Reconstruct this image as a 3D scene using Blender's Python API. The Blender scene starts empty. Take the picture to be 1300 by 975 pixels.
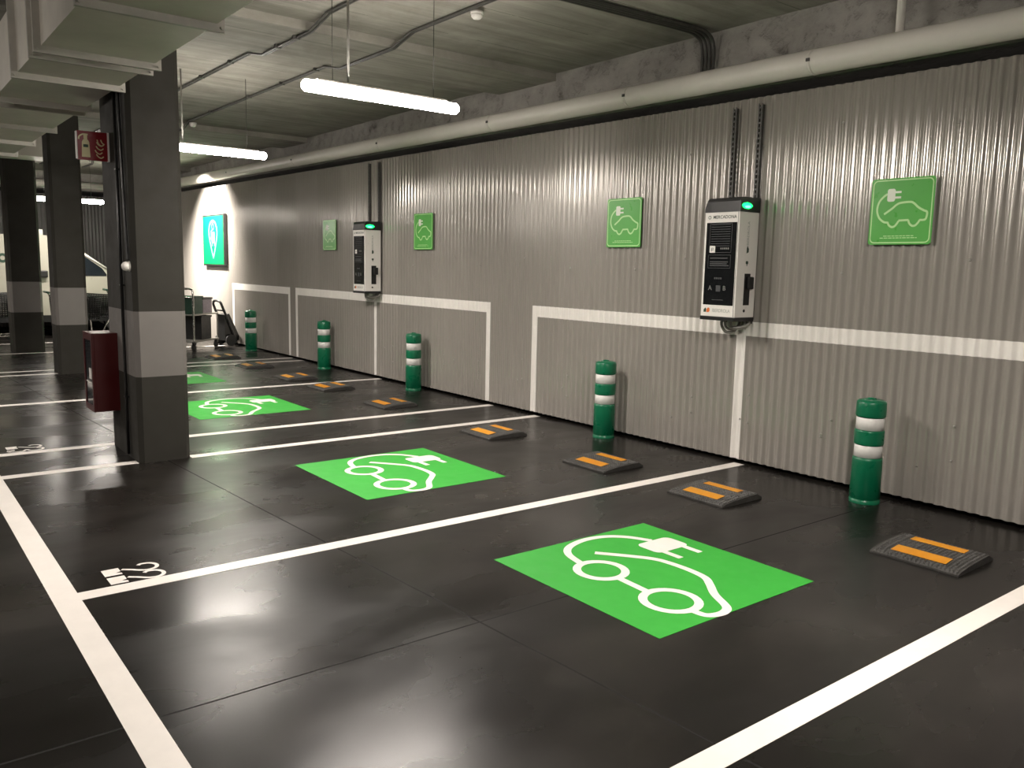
import bpy, bmesh, math, random
from mathutils import Vector, Matrix
random.seed(7)
S = bpy.context.scene
COL = S.collection
PI = math.pi

# ------------------------------------------------------------------ materials
def mat(name, rgb, rough=.5, metal=0., spec=.5, emit=None, es=0.):
    m = bpy.data.materials.new(name); m.use_nodes = True
    b = m.node_tree.nodes['Principled BSDF']
    b.inputs['Base Color'].default_value = (*rgb, 1)
    b.inputs['Roughness'].default_value = rough
    b.inputs['Metallic'].default_value = metal
    b.inputs['Specular IOR Level'].default_value = spec
    if emit:
        b.inputs['Emission Color'].default_value = (*emit, 1)
        b.inputs['Emission Strength'].default_value = es
    return m

class NT:
    def __init__(s, m):
        s.t = m.node_tree; s.b = s.t.nodes['Principled BSDF']
    def n(s, typ, **kw):
        x = s.t.nodes.new(typ)
        for k, v in kw.items():
            if k.startswith('i_'):
                key = k[2:]
                key = int(key) if key.isdigit() else key.replace('_', ' ')
                x.inputs[key].default_value = v
            else: setattr(x, k, v)
        return x
    def l(s, a, b): s.t.links.new(a, b)
    def math(s, op, a, b=None, c=None):
        x = s.n('ShaderNodeMath', operation=op)
        for i, v in enumerate((a, b, c)):
            if v is None: continue
            if isinstance(v, (int, float)): x.inputs[i].default_value = v
            else: s.l(v, x.inputs[i])
        return x.outputs[0]
    def pos(s):
        return s.n('ShaderNodeNewGeometry').outputs['Position']
    def noise(s, vec, scale, detail=4, rough=.55, stretch=None, dist=0):
        if stretch:
            mp = s.n('ShaderNodeMapping'); mp.inputs['Scale'].default_value = stretch
            s.l(vec, mp.inputs['Vector']); vec = mp.outputs[0]
        x = s.n('ShaderNodeTexNoise', i_Scale=scale, i_Detail=detail, i_Roughness=rough, i_Distortion=dist)
        s.l(vec, x.inputs['Vector']); return x.outputs['Fac']
    def ramp(s, fac, stops):
        r = s.n('ShaderNodeValToRGB'); e = r.color_ramp.elements
        while len(e) < len(stops): e.new(.5)
        for q, (p, c) in zip(e, stops):
            q.position = p; q.color = (*c, 1) if not isinstance(c, (int, float)) else (c, c, c, 1)
        s.l(fac, r.inputs[0]); return r.outputs[0]
    def mix(s, f, a, b):
        x = s.n('ShaderNodeMix', data_type='RGBA')
        for k, v in ((0, f), (6, a), (7, b)):
            if isinstance(v, tuple): x.inputs[k].default_value = (*v, 1)
            elif isinstance(v, (int, float)): x.inputs[k].default_value = v
            else: s.l(v, x.inputs[k])
        return x.outputs[2]
    def bump(s, h, strength=.3, dist=.01):
        x = s.n('ShaderNodeBump', i_Strength=strength, i_Distance=dist)
        s.l(h, x.inputs['Height']); s.l(x.outputs[0], s.b.inputs['Normal'])

M = {}
def grime(name, rgb, rough, amt=.25, scale=3., spec=.5, bump=0., bscale=40, metal=0., rvar=.1):
    m = mat(name, rgb, rough, metal, spec); t = NT(m); p = t.pos()
    f = t.noise(p, scale, 6, .65)
    lo = tuple(c*(1-amt) for c in rgb); hi = tuple(min(1, c*(1+amt)) for c in rgb)
    t.l(t.ramp(f, [(.3, lo), (.7, hi)]), t.b.inputs['Base Color'])
    r = t.noise(p, scale*2.3, 5, .6)
    t.l(t.ramp(r, [(.3, max(.02, rough-rvar)), (.7, min(1, rough+rvar))]), t.b.inputs['Roughness'])
    if bump: t.bump(t.noise(p, bscale, 5, .6), bump, .004)
    M[name] = m; return m

# polished dark concrete floor with saw-cut joints
def floor_mat():
    m = mat('floor_concrete', (.02, .02, .02), .3); t = NT(m); p = t.pos()
    big = t.noise(p, .6, 4, .55, dist=.6)
    mid = t.noise(p, 2.1, 4, .55, stretch=(1, .5, 1), dist=.3)
    fine = t.noise(p, 30, 4, .7)
    f = t.math('ADD', t.math('MULTIPLY', big, .5), t.math('MULTIPLY', mid, .42))
    f = t.math('ADD', f, t.math('MULTIPLY', fine, .10))
    c = t.ramp(f, [(.36, (.0045, .0039, .0034)), (.50, (.0085, .0074, .0065)), (.64, (.020, .0175, .015))])
    s = t.n('ShaderNodeSeparateXYZ'); t.l(p, s.inputs[0])
    wob = t.math('MULTIPLY', t.math('SUBTRACT', t.noise(p, 2.5, 3), .5), .012)
    def line(coord, v, w, slope=None, other=None):
        d = t.math('SUBTRACT', coord, v)
        if slope: d = t.math('SUBTRACT', d, t.math('MULTIPLY', other, slope))
        d = t.math('ABSOLUTE', t.math('ADD', d, wob))
        return t.math('LESS_THAN', d, w)
    X, Y = s.outputs[0], s.outputs[1]
    ls = [line(X, -2.93, .005), line(Y, -3.52, .0055, .062, X), line(X, -8.9, .003), line(X, -14.9, .003), line(Y, -8.9, .004)]
    j = ls[0]
    for q in ls[1:]: j = t.math('MAXIMUM', j, q)
    j = t.math('MULTIPLY', j, .85)
    c = t.mix(j, c, (.004, .0035, .003))
    # pale scuffs near the cladding
    sc = t.noise(p, 5.5, 9, .8, stretch=(1, 2.2, 1), dist=1.5)
    sc = t.math('GREATER_THAN', sc, .69)
    msk = t.math('MULTIPLY', t.math('MULTIPLY', sc, t.math('GREATER_THAN', Y, -.9)), .12)
    c = t.mix(msk, c, (.30, .28, .25))
    t.l(c, t.b.inputs['Base Color'])
    r1 = t.noise(p, 1.5, 4, .58, stretch=(1, .5, 1), dist=.3)
    r = t.ramp(t.math('ADD', t.math('MULTIPLY', r1, .97), t.math('MULTIPLY', fine, .03)), [(.36, .225), (.50, .285), (.64, .37)])
    t.l(t.mix(j, r, (.9, .9, .9)), t.b.inputs['Roughness'])
    t.b.inputs['Specular IOR Level'].default_value = .27
    hb = t.math('SUBTRACT', t.math('MULTIPLY', t.noise(p, 3.5, 3), .25), t.math('MULTIPLY', j, .8))
    t.bump(hb, .06, .004)
    M['floor'] = m
floor_mat()

def ceiling_mat():
    m = mat('ceiling_concrete', (.4, .4, .36), .85); t = NT(m); p = t.pos()
    boards = t.noise(p, 1.0, 8, .7, stretch=(7, .6, 2))
    blot = t.noise(p, .9, 6, .65, dist=.6)
    f = t.math('ADD', t.math('MULTIPLY', boards, .5), t.math('MULTIPLY', blot, .5))
    c = t.ramp(f, [(.34, (.15, .143, .123)), (.50, (.27, .257, .222)), (.66, (.40, .383, .337))])
    s = t.n('ShaderNodeSeparateXYZ'); t.l(p, s.inputs[0])
    jx = t.math('FRACT', t.math('MULTIPLY', s.outputs[0], 1.25))
    jl = t.math('LESS_THAN', jx, .012)
    crk = t.math('GREATER_THAN', t.noise(p, 3, 6, .6), .47)
    c = t.mix(t.math('MULTIPLY', t.math('MULTIPLY', jl, crk), .6), c, (.05, .05, .045))
    t.l(c, t.b.inputs['Base Color'])
    t.bump(t.math('ADD', boards, t.math('MULTIPLY', t.noise(p, 25, 5, .7), .3)), .35, .012)
    M['ceiling'] = m
ceiling_mat()

def rough_concrete():
    m = mat('rough_concrete', (.4, .4, .38), .9); t = NT(m); p = t.pos()
    a = t.noise(p, 1.8, 6, .65, stretch=(1, 1, 1.6), dist=.3)
    b = t.noise(p, 6, 6, .7, dist=.25)
    f = t.math('ADD', t.math('MULTIPLY', a, .6), t.math('MULTIPLY', b, .4))
    c = t.ramp(f, [(.35, (.13, .122, .11)), (.42, (.30, .287, .262)), (.55, (.38, .365, .335)), (.70, (.47, .45, .41))])
    t.l(c, t.b.inputs['Base Color'])
    h = t.ramp(b, [(.36, 0.), (.46, .8), (.7, 1.)])
    t.bump(h, .6, .02)
    M['rough'] = m
rough_concrete()

def cladding_mat():
    m = mat('grey_cladding', (.2, .19, .18), .36); t = NT(m); p = t.pos()
    s = t.n('ShaderNodeSeparateXYZ'); t.l(p, s.inputs[0])
    # every sheet is 0.836 m wide and has its own slight tint and gloss
    k = t.math('FLOOR', t.math('DIVIDE', s.outputs[0], .836))
    wn = t.n('ShaderNodeTexWhiteNoise', noise_dimensions='1D'); t.l(k, wn.inputs['W'])
    f = t.noise(p, 1.3, 6, .6)
    g = t.math('ADD', t.math('MULTIPLY', wn.outputs[0], .35), t.math('MULTIPLY', f, .65))
    t.l(t.ramp(g, [(.25, (.33, .307, .277)), (.75, (.37, .344, .312))]), t.b.inputs['Base Color'])
    r = t.math('ADD', t.math('MULTIPLY', wn.outputs[0], .07), .16)
    t.l(r, t.b.inputs['Roughness']); t.b.inputs['Specular IOR Level'].default_value = .85; t.b.inputs['Metallic'].default_value = .2
    M['clad'] = m
cladding_mat()

grime('white_paint_wall', (.80, .77, .73), .42, .04, 5)
grime('floor_white', (.80, .755, .71), .38, .05, 4, rvar=.08)
grime('floor_green', (.028, .345, .032), .6, .05, 3, rvar=.06)
grime('sign_green', (.085, .42, .060), .35, .04, 6)
grime('sign_line', (.50, .80, .36), .4, .02)
grime('sign_white', (.80, .86, .72), .4, .02)
grime('col_dark', (.030, .028, .023), .75, .10, 2.5, spec=.25, bump=.12, bscale=18)
grime('col_light', (.15, .138, .128), .55, .06, 2.5, bump=.12, bscale=18)
grime('duct_metal', (.66, .625, .55), .6, .10, 2, metal=.0)
grime('flange_metal', (.44, .42, .375), .5, .12, 6)
grime('pipe_white', (.80, .765, .70), .45, .06, 2)
grime('steel', (.35, .34, .31), .4, .15, 5, metal=.6)
grime('dark_steel', (.06, .058, .052), .5, .2, 8)
grime('bollard_green', (.002, .138, .062), .33, .08, 6, spec=.5)
grime('bollard_white', (.74, .73, .70), .4, .03, 20)
grime('rubber', (.045, .043, .040), .45, .35, 14, bump=.3, bscale=120)
grime('yellow_tape', (.82, .37, .02), .38, .06, 8)
grime('fire_red', (.055, .0035, .004), .4, .1, 4)
grime('sign_red', (.20, .006, .012), .4, .05, 4)
grime('photolum', (.66, .60, .36), .5, .04, 4)
grime('body_white', (.80, .77, .73), .35, .02, 4)
grime('black_plastic', (.012, .012, .012), .38, .2, 8)
grime('screen_black', (.006, .007, .008), .16, .1, 8, rvar=.04)
grime('grey_print', (.16, .16, .15), .5, .02)
grime('dim_print', (.045, .047, .05), .5, .02)
grime('ink', (.02, .05, .03), .5, .02)
grime('orange_ink', (.70, .16, .03), .5, .02)
grime('pale_ink', (.42, .43, .40), .5, .02)
grime('van_white', (.34, .325, .27), .35, .03, 2)
grime('tyre', (.015, .015, .015), .7, .2, 8)
grime('chrome', (.65, .64, .6), .22, .05, 6, metal=1.)
grime('crate_green', (.012, .05, .03), .5, .1, 6)
grime('mesh_grey', (.20, .17, .20), .5, .35, 40)
grime('dark_void', (.006, .006, .006), .95, .1, 3)
grime('wall_dim', (.13, .128, .115), .8, .15, 1)
grime('poster_green', (.0005, .19, .042), .8, .03, 4, spec=.05)
grime('poster_pale', (.09, .36, .2), .7, .04, 5, spec=.1)
M['glass_dark'] = mat('glass_dark', (.01, .014, .018), .06, 0, .6)
M['tube'] = mat('lamp_diffuser', (.9, .9, .9), .4, emit=(1, .92, .84), es=40)
M['led'] = mat('green_led', (.1, .8, .5), .3, emit=(.0, 1., .09), es=3.)
M['led_core'] = mat('green_led_core', (.5, 1, .8), .3, emit=(.22, 1., .55), es=.9)

M['led_core'].cycles.emission_sampling = 'NONE'
# ------------------------------------------------------------------ mesh helpers
def link(name, bm, m, parent=None, smooth=False, recalc=True):
    if recalc: bmesh.ops.recalc_face_normals(bm, faces=bm.faces)
    me = bpy.data.meshes.new(name); bm.to_mesh(me); bm.free()
    mm = m if isinstance(m, (list, tuple)) else [m]
    for q in mm: me.materials.append(M[q] if isinstance(q, str) else q)
    if smooth:
        for f in me.polygons: f.use_smooth = True
    o = bpy.data.objects.new(name, me); COL.objects.link(o)
    if parent: o.parent = parent
    return o
def B(): return bmesh.new()
def box(bm, x0, x1, y0, y1, z0, z1, mi=0, bev=0.):
    vs = [bm.verts.new((x, y, z)) for x in (x0, x1) for y in (y0, y1) for z in (z0, z1)]
    fs = [bm.faces.new([vs[i] for i in q]) for q in ((0, 1, 3, 2), (4, 6, 7, 5), (0, 4, 5, 1), (2, 3, 7, 6), (0, 2, 6, 4), (1, 5, 7, 3))]
    for f in fs: f.material_index = mi
    if bev > 0:
        es = {e for f in fs for e in f.edges}
        r = bmesh.ops.bevel(bm, geom=list(es), offset=bev, segments=2, profile=.6, affect='EDGES')
        for f in r['faces']: f.material_index = mi
    return bm
def prism(bm, pts, mp, d0, d1, mi=0):
    """pts 2D polygon; mp(u,v,d)->3D; extruded between d0 and d1"""
    a = [bm.verts.new(mp(u, v, d0)) for u, v in pts]; b = [bm.verts.new(mp(u, v, d1)) for u, v in pts]
    n = len(pts)
    fs = [bm.faces.new(a), bm.faces.new(b[::-1])]
    for i in range(n): fs.append(bm.faces.new([a[i], b[i], b[(i+1) % n], a[(i+1) % n]]))
    for f in fs: f.material_index = mi
    return fs
def tube(bm, pts, r, seg=10, closed=False, mi=0):
    P = [Vector(p) for p in pts]; n = len(P); rings = []
    up = Vector((0, 0, 1)); prev = None
    for i in range(n):
        if closed: d = P[(i+1) % n]-P[i-1]
        else: d = P[min(i+1, n-1)]-P[max(i-1, 0)]
        d.normalize()
        if prev is None:
            a = d.cross(up)
            if a.length < .05: a = d.cross(Vector((1, 0, 0)))
        else: a = prev-d*prev.dot(d)
        a.normalize(); b = d.cross(a); prev = a
        rr = r[i] if isinstance(r, (list, tuple)) else r
        rings.append([bm.verts.new(P[i]+(a*math.cos(t)+b*math.sin(t))*rr) for t in [2*PI*k/seg for k in range(seg)]])
    m = n if closed else n-1
    for i in range(m):
        A, C = rings[i], rings[(i+1) % n]
        for k in range(seg):
            f = bm.faces.new([A[k], A[(k+1) % seg], C[(k+1) % seg], C[k]]); f.material_index = mi; f.smooth = True
    if not closed:
        for R in (rings[0], rings[-1]):
            f = bm.faces.new(R); f.material_index = mi
    return bm
def lathe(bm, prof, c=(0, 0, 0), seg=32, mi=0, cap=True):
    rings = [[bm.verts.new((c[0]+r*math.cos(2*PI*k/seg), c[1]+r*math.sin(2*PI*k/seg), c[2]+z)) for k in range(seg)] for r, z in prof]
    for A, C in zip(rings, rings[1:]):
        for k in range(seg):
            f = bm.faces.new([A[k], A[(k+1) % seg], C[(k+1) % seg], C[k]]); f.material_index = mi; f.smooth = True
    if cap:
        for R in (rings[0], rings[-1]): bm.faces.new(R).material_index = mi
    return bm
def smoothpath(pts, n=6, closed=False):
    P = [Vector(p) for p in pts]; out = []; N = len(P)
    for i in range(N if closed else N-1):
        g = (lambda k: P[k % N]) if closed else (lambda k: P[max(0, min(N-1, k))])
        a, b, c, d = g(i-1), g(i), g(i+1), g(i+2)
        for j in range(n):
            t = j/n
            out.append(.5*((2*b)+(c-a)*t+(2*a-5*b+4*c-d)*t*t+(3*b-a-3*c+d)*t**3))
    if not closed: out.append(P[-1])
    return out
def ribbon(bm, pts, w, mp, d, closed=False, n=6, smooth=True, mi=0):
    P = smoothpath([Vector((p[0], p[1], 0)) for p in pts], n, closed) if smooth else [Vector((p[0], p[1], 0)) for p in pts]
    N = len(P); L, R = [], []
    for i in range(N):
        t = (P[(i+1) % N]-P[i-1]) if closed else (P[min(i+1, N-1)]-P[max(i-1, 0)])
        t.normalize(); nn = Vector((-t.y, t.x, 0))*w/2
        L.append(bm.verts.new(mp(P[i].x+nn.x, P[i].y+nn.y, d))); R.append(bm.verts.new(mp(P[i].x-nn.x, P[i].y-nn.y, d)))
    for i in range(N if closed else N-1):
        j = (i+1) % N
        bm.faces.new([R[i], R[j], L[j], L[i]]).material_index = mi
def poly(bm, pts, mp, d, mi=0):
    f = bm.faces.new([bm.verts.new(mp(u, v, d)) for u, v in pts]); f.material_index = mi
def rrect(x0, y0, x1, y1, r, n=5):
    out = []
    for cx, cy, a0 in ((x1-r, y1-r, 0), (x0+r, y1-r, 90), (x0+r, y0+r, 180), (x1-r, y0+r, 270)):
        for k in range(n+1):
            a = math.radians(a0+90*k/n); out.append((cx+r*math.cos(a), cy+r*math.sin(a)))
    return out
def ring(cx, cy, r, n=28): return [(cx+r*math.cos(2*PI*k/n), cy+r*math.sin(2*PI*k/n)) for k in range(n)]

def tag(o, label, cat=None, group=None, kind=None):
    o['label'] = label
    if cat: o['category'] = cat
    if group: o['group'] = group
    if kind: o['kind'] = kind
    return o
def empty(name, loc, rz=0.):
    o = bpy.data.objects.new(name, None); COL.objects.link(o); o.location = loc; o.rotation_euler.z = rz
    o.empty_display_size = .1
    return o
def copy_tree(o, parent=None):
    c = o.copy(); COL.objects.link(c)
    if parent: c.parent = parent
    for ch in list(o.children): copy_tree(ch, c)
    return c
def struct(name, bm, m, smooth=False, recalc=True, label=None):
    o = link(name, bm, m, None, smooth, recalc); o['kind'] = 'structure'
    if label: o['label'] = label
    return o
def text_mesh(txt, size, sx=1.0):
    cu = bpy.data.curves.new('t', 'FONT'); cu.body = txt; cu.size = size; cu.align_x = 'CENTER'; cu.align_y = 'CENTER'
    cu.resolution_u = 3; cu.offset = size*.012
    o = bpy.data.objects.new('t', cu); COL.objects.link(o)
    dg = bpy.context.evaluated_depsgraph_get()
    me = bpy.data.meshes.new_from_object(o.evaluated_get(dg))
    bpy.data.objects.remove(o); bpy.data.curves.remove(cu)
    vs = [(v.co.x*sx, v.co.y) for v in me.vertices]; fs = [tuple(p.vertices) for p in me.polygons]
    bpy.data.meshes.remove(me); return vs, fs
def add_text(bm, txt, size, cx, cy, mp, d, sx=1., rot=0.):
    vs, fs = text_mesh(txt, size, sx); c, s = math.cos(rot), math.sin(rot)
    V = [bm.verts.new(mp(cx+x*c-y*s, cy+x*s+y*c, d)) for x, y in vs]
    for f in fs:
        try: bm.faces.new([V[i] for i in f])
        except ValueError: pass

# plane maps: (u, v, d) -> 3D ; d is the height off the surface
mapF = lambda u, v, d: (u, v, d)               # on the floor
mapW = lambda u, v, d: (u, -d, v)              # on the cladding (faces -Y)
mapX = lambda u, v, d: (d, u, v)               # on a face looking along +X

# ------------------------------------------------------------------ the setting
XE, XN = -22.3, 4.5        # far end wall, near end of the hall
YL = -13.5
CEIL = 3.62
bm = B(); box(bm, XE-1, XN, YL, 1.0, -.12, 0); struct('floor', bm, 'floor', label='dark polished concrete floor with saw-cut joints')
bm = B(); box(bm, XE-1, XN, YL, 1.0, CEIL, CEIL+.2)
for x0, x1 in ((-7.85, -6.88), (-13.95, -13.0), (-19.9, -19.0), (-1.4, -.5)):
    box(bm, x0, x1, YL, 1.0, CEIL-.075, CEIL)
struct('ceiling', bm, 'ceiling', label='bare board-marked concrete ceiling with shallow bands')

PITCH = .076
def wave(x): return -.009+.009*math.cos(2*PI*x/PITCH)
def corr(bm, x0, x1, zb, zt, off=0., mi=0, per=12, swap=False, base=0.):
    n = max(2, int((x1-x0)/PITCH*per)); prev = None
    for i in range(n+1):
        x = x0+(x1-x0)*i/n; y = wave(x)-off
        t = zt(x) if callable(zt) else zt
        if swap: a = bm.verts.new((base-y, x, zb)); b = bm.verts.new((base-y, x, t))
        else: a = bm.verts.new((x, y, zb)); b = bm.verts.new((x, y, t))
        if prev:
            f = bm.faces.new([prev[0], a, b, prev[1]]); f.smooth = True; f.material_index = mi
        prev = (a, b)
drift = lambda x: max(0., (-x-2.3))*.0088      # pipe and top of the cladding climb slightly to the far end
ztop = lambda x: 2.99+drift(x)
bm = B(); corr(bm, XE, XN, .032, ztop)
wr = struct('wall_right', bm, 'clad', recalc=False, label='grey corrugated metal cladding wall')
bm = B(); box(bm, XE, XN, .45, .5, 0, CEIL); link('backing', bm, 'dark_void', wr)
# screw heads
bm0 = B(); lathe(bm0, [(.009, -.001), (.009, .003), (.005, .006)], seg=8)
for v in bm0.verts: v.co = Vector((v.co.x, -v.co.z, v.co.y))
first = None; ns = 0
pts = []
for k in range(13):
    for zz in (.28, .36, .50, 1.62, 2.62):
        if len(pts) >= 62: break
        if random.random() < .95: pts.append((-1.3-.76*k+random.choice((0, .076, .228)), zz+random.choice((0, .0, .1))))
for (x, z) in pts:
    x = round(x/PITCH)*PITCH+PITCH/2
    if first is None: first = link('screw', bm0, 'steel', wr); o = first
    else: o = first.copy(); COL.objects.link(o); o.parent = wr
    o.location = (x, wave(x), z)

bm = B()
# rough cast concrete head of the wall above the cladding: a displaced sheet with real thickness
nx, nz = 300, 10
from mathutils import noise as mnoise
def capz(x): return 3.08+drift(x)
G = []
for i in range(nx+1):
    x = XE+(XN-XE)*i/nx; row = []
    for j in range(nz+1):
        z = capz(x)+(CEIL-capz(x))*j/nz
        h = mnoise.fractal(Vector((x*1.7, z*3.1, 3)), 1., 2., 5)
        row.append(bm.verts.new((x, .04-.05*max(0, h), z)))
    G.append(row)
for i in range(nx):
    for j in range(nz):
        f = bm.faces.new([G[i][j], G[i+1][j], G[i+1][j+1], G[i][j+1]]); f.smooth = True
for i in range(nx):
    a, b = G[i][0], G[i+1][0]
    bm.faces.new([bm.verts.new((a.co.x, .45, a.co.z)), bm.verts.new((b.co.x, .45, b.co.z)), b, a])
struct('trim_1', bm, 'rough', recalc=False, label='rough cast concrete head of the right wall above the pipe')

# end wall of the hall
bm = B(); corr(bm, YL, -.02, .03, 3.1, swap=True, base=XE, per=8)
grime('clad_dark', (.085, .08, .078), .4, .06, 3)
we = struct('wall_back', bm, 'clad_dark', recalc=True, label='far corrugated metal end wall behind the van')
bm = B(); box(bm, XE-.5, XE-.45, YL, .5, 0, CEIL); link('backing', bm, 'dark_void', we)
bm = B(); box(bm, XE-.45, XE-.02, YL, 0.04, 3.22, CEIL); struct('trim_2', bm, 'rough', label='concrete head of the far end wall')
bm = B(); box(bm, XE-1, XN, YL-.2, YL, 0, CEIL); struct('wall_left', bm, 'wall_dim')
bm = B(); box(bm, XN, XN+.2, YL, 1., 0, CEIL); struct('wall_front', bm, 'wall_dim')

# ------------------------------------------------------------------ painted frames on the cladding
def frame(name, label, xl, xr, mids):
    bm = B(); zt, zb, w = 1.205, 1.085, .085
    corr(bm, xl, xr, zb, zt, off=.0015)
    xs = [(xl, xl+w)]+[(m-w*.55, m+w*.55) for m in mids]+([(xr-w, xr)])
    for a, b in xs: corr(bm, a, b, .034, zb, off=.0015)
    o = link(name, bm, 'white_paint_wall', recalc=False)
    return tag(o, label, 'wall marking', 'white bay outlines painted on the cladding')
frame('painted_wall_frame', 'white painted outline on the cladding around the nearest charger and both nearest bollards', -7.10, -1.56, [-4.33])
frame('painted_wall_frame', 'white painted outline on the cladding below the farther charger, two bollards in front', -13.42, -7.89, [-10.66])
frame('painted_wall_frame', 'narrow white painted outline on the cladding at the far end, beside the carts', -16.45, -13.66, [])

# ------------------------------------------------------------------ floor lines
def pline(label, x, y0, y1, w=.105, h=.0015):
    bm = B(); box(bm, x-w/2, x+w/2, y0, y1, 0, h)
    return tag(link('parking_line', bm, 'floor_white'), label, 'floor line', 'white lines between the parking bays')
YA = -5.10
pline('white bay line at the lower right corner, right of the nearest green marking', -1.60, YA, -.03)
pline('long white bay line between the two nearest green markings, ending below the nearest charger', -4.265, YA, -.03)
pline('white bay line from the cladding to the near face of the big pillar', -6.96, -3.76, -.03)
pline('short white line from the big pillar to the wide aisle strip, below the pillar corner', -6.99, YA, -4.165)
pline('white bay line passing behind the big pillar and red cabinet foot to bay number 23', -7.81, YA, -.03)
pline('white bay line between the two farther green markings, behind the big pillar', -10.49, YA, -.03)
pline('white line of the far pair, the nearer one, next to the second pillar foot', -13.14, YA, -.03, .09)
pline('white line of the far pair, the farther one, next to the second pillar foot', -13.58, YA, -.03, .09)
pline('white bay line between the second and third pillars', -16.20, YA, -.03, .09)
pline('faintest and farthest white bay line, past the third pillar', -18.1, YA, -.6, .09)
bm = B(); box(bm, XE+2, XN-.5, -5.215, YA, 0, .0016)
tag(link('aisle_strip', bm, 'floor_white'), 'wide white strip along the aisle, running to the lower left corner', 'floor line')

# bay numbers, stencilled
def dig(bm, ch, x0, y0, w, h):
    mp = lambda u, v, d: (x0+u*w, y0+v*h, d)
    if ch == '2':
        poly(bm, [(.0, 0), (.92, 0), (.92, .32), (.70, .32), (.62, .22), (.5, .32), (.0, .32)], mp, .0022)
        P = smoothpath([Vector(q) for q in ((.3, .36, 0), (.58, .52, 0), (.9, .68, 0), (.98, .84, 0), (.8, .97, 0), (.45, 1.0, 0), (.12, .92, 0), (.02, .76, 0), (.16, .68, 0))], 5)
    else:
        P = smoothpath([Vector(q) for q in ((.0, .16, 0), (.3, .02, 0), (.75, .03, 0), (.97, .22, 0), (.85, .42, 0), (.45, .52, 0), (.8, .6, 0), (.95, .78, 0), (.75, .96, 0), (.3, 1.0, 0), (.05, .84, 0))], 5)
        poly(bm, [(.0, 0), (.5, 0), (.42, .2), (0, .2)], mp, .0022)
    n = len(P); L, R = [], []
    for i in range(n):
        t = P[min(i+1, n-1)]-P[max(i-1, 0)]; t.x *= w; t.y *= h; t.normalize()
        k = .021/2
        a = Vector((x0+P[i].x*w, y0+P[i].y*h, .0022))
        L.append(bm.verts.new(a+Vector((-t.y, t.x, 0))*k)); R.append(bm.verts.new(a-Vector((-t.y, t.x, 0))*k))
    for i in range(n-1): bm.faces.new([R[i], R[i+1], L[i+1], L[i]])
for txt, x0, lab in (('22', -4.565, 'white stencilled bay number 22 on the floor at the lower left'), ('23', -8.12, 'white stencilled bay number 23 on the floor at the left edge, half on a line')):
    bm = B()
    for k, ch in enumerate(txt): dig(bm, ch, x0+.128*k, -4.945, .112, .26)
    tag(link('bay_number', bm, 'floor_white'), lab, 'number', 'bay numbers on the floor')

# ------------------------------------------------------------------ green floor markings
def floor_ev(x0, x1, y0, y1, label):
    r = empty('floor_marking', (0, 0, 0)); tag(r, label, 'floor marking', 'green charging bay markings')
    bm = B(); box(bm, x0, x1, y0, y1, 0, .002); link('green_panel', bm, 'floor_green', r)
    W, H = x1-x0, y1-y0
    mp = lambda u, v, d: (x0+u*W, y0+v*H, d)
    bm = B(); w = .037; d = .0032
    ribbon(bm, [(.225, .815), (.12, .755), (.05, .665), (.03, .54), (.065, .41), (.14, .335), (.262, .300)], w, mp, d)
    ribbon(bm, ring(.378, .315, .108), w*1.02, mp, d+.0003, closed=True, n=1)
    ribbon(bm, [(.487, .312), (.672, .300)], w, mp, d-.0003, smooth=False)
    ribbon(bm, ring(.787, .308, .113), w*1.02, mp, d+.0003, closed=True, n=1)
    ribbon(bm, [(.893, .300), (.96, .308), (.985, .35), (.985, .40), (.955, .448), (.848, .512), (.765, .585), (.70, .632), (.60, .648), (.48, .642), (.41, .622), (.33, .565), (.196, .453)], w, mp, d)
    poly(bm, rrect(.225, .70, .375, .925, .035), mp, d+.0002)
    poly(bm, [(.37, .865), (.475, .865), (.475, .90), (.37, .90)], mp, d)
    poly(bm, [(.37, .725), (.475, .725), (.475, .76), (.37, .76)], mp, d)
    p = link('car_pictogram', bm, 'floor_white', r); p['label'] = 'white car and plug outline'
    return r
floor_ev(-3.55, -2.33, -3.16, -1.965, 'green charging pictogram square on the floor, nearest, lower centre right')
floor_ev(-6.215, -5.0, -3.17, -1.965, 'green charging pictogram square on the floor, second, above the long white line')
floor_ev(-9.78, -8.58, -3.17, -1.955, 'green charging pictogram square on the floor, partly hidden by the big pillar')
floor_ev(-12.42, -11.24, -3.16, -1.965, 'green charging pictogram square on the floor, farthest, mostly hidden by the pillar')

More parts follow.
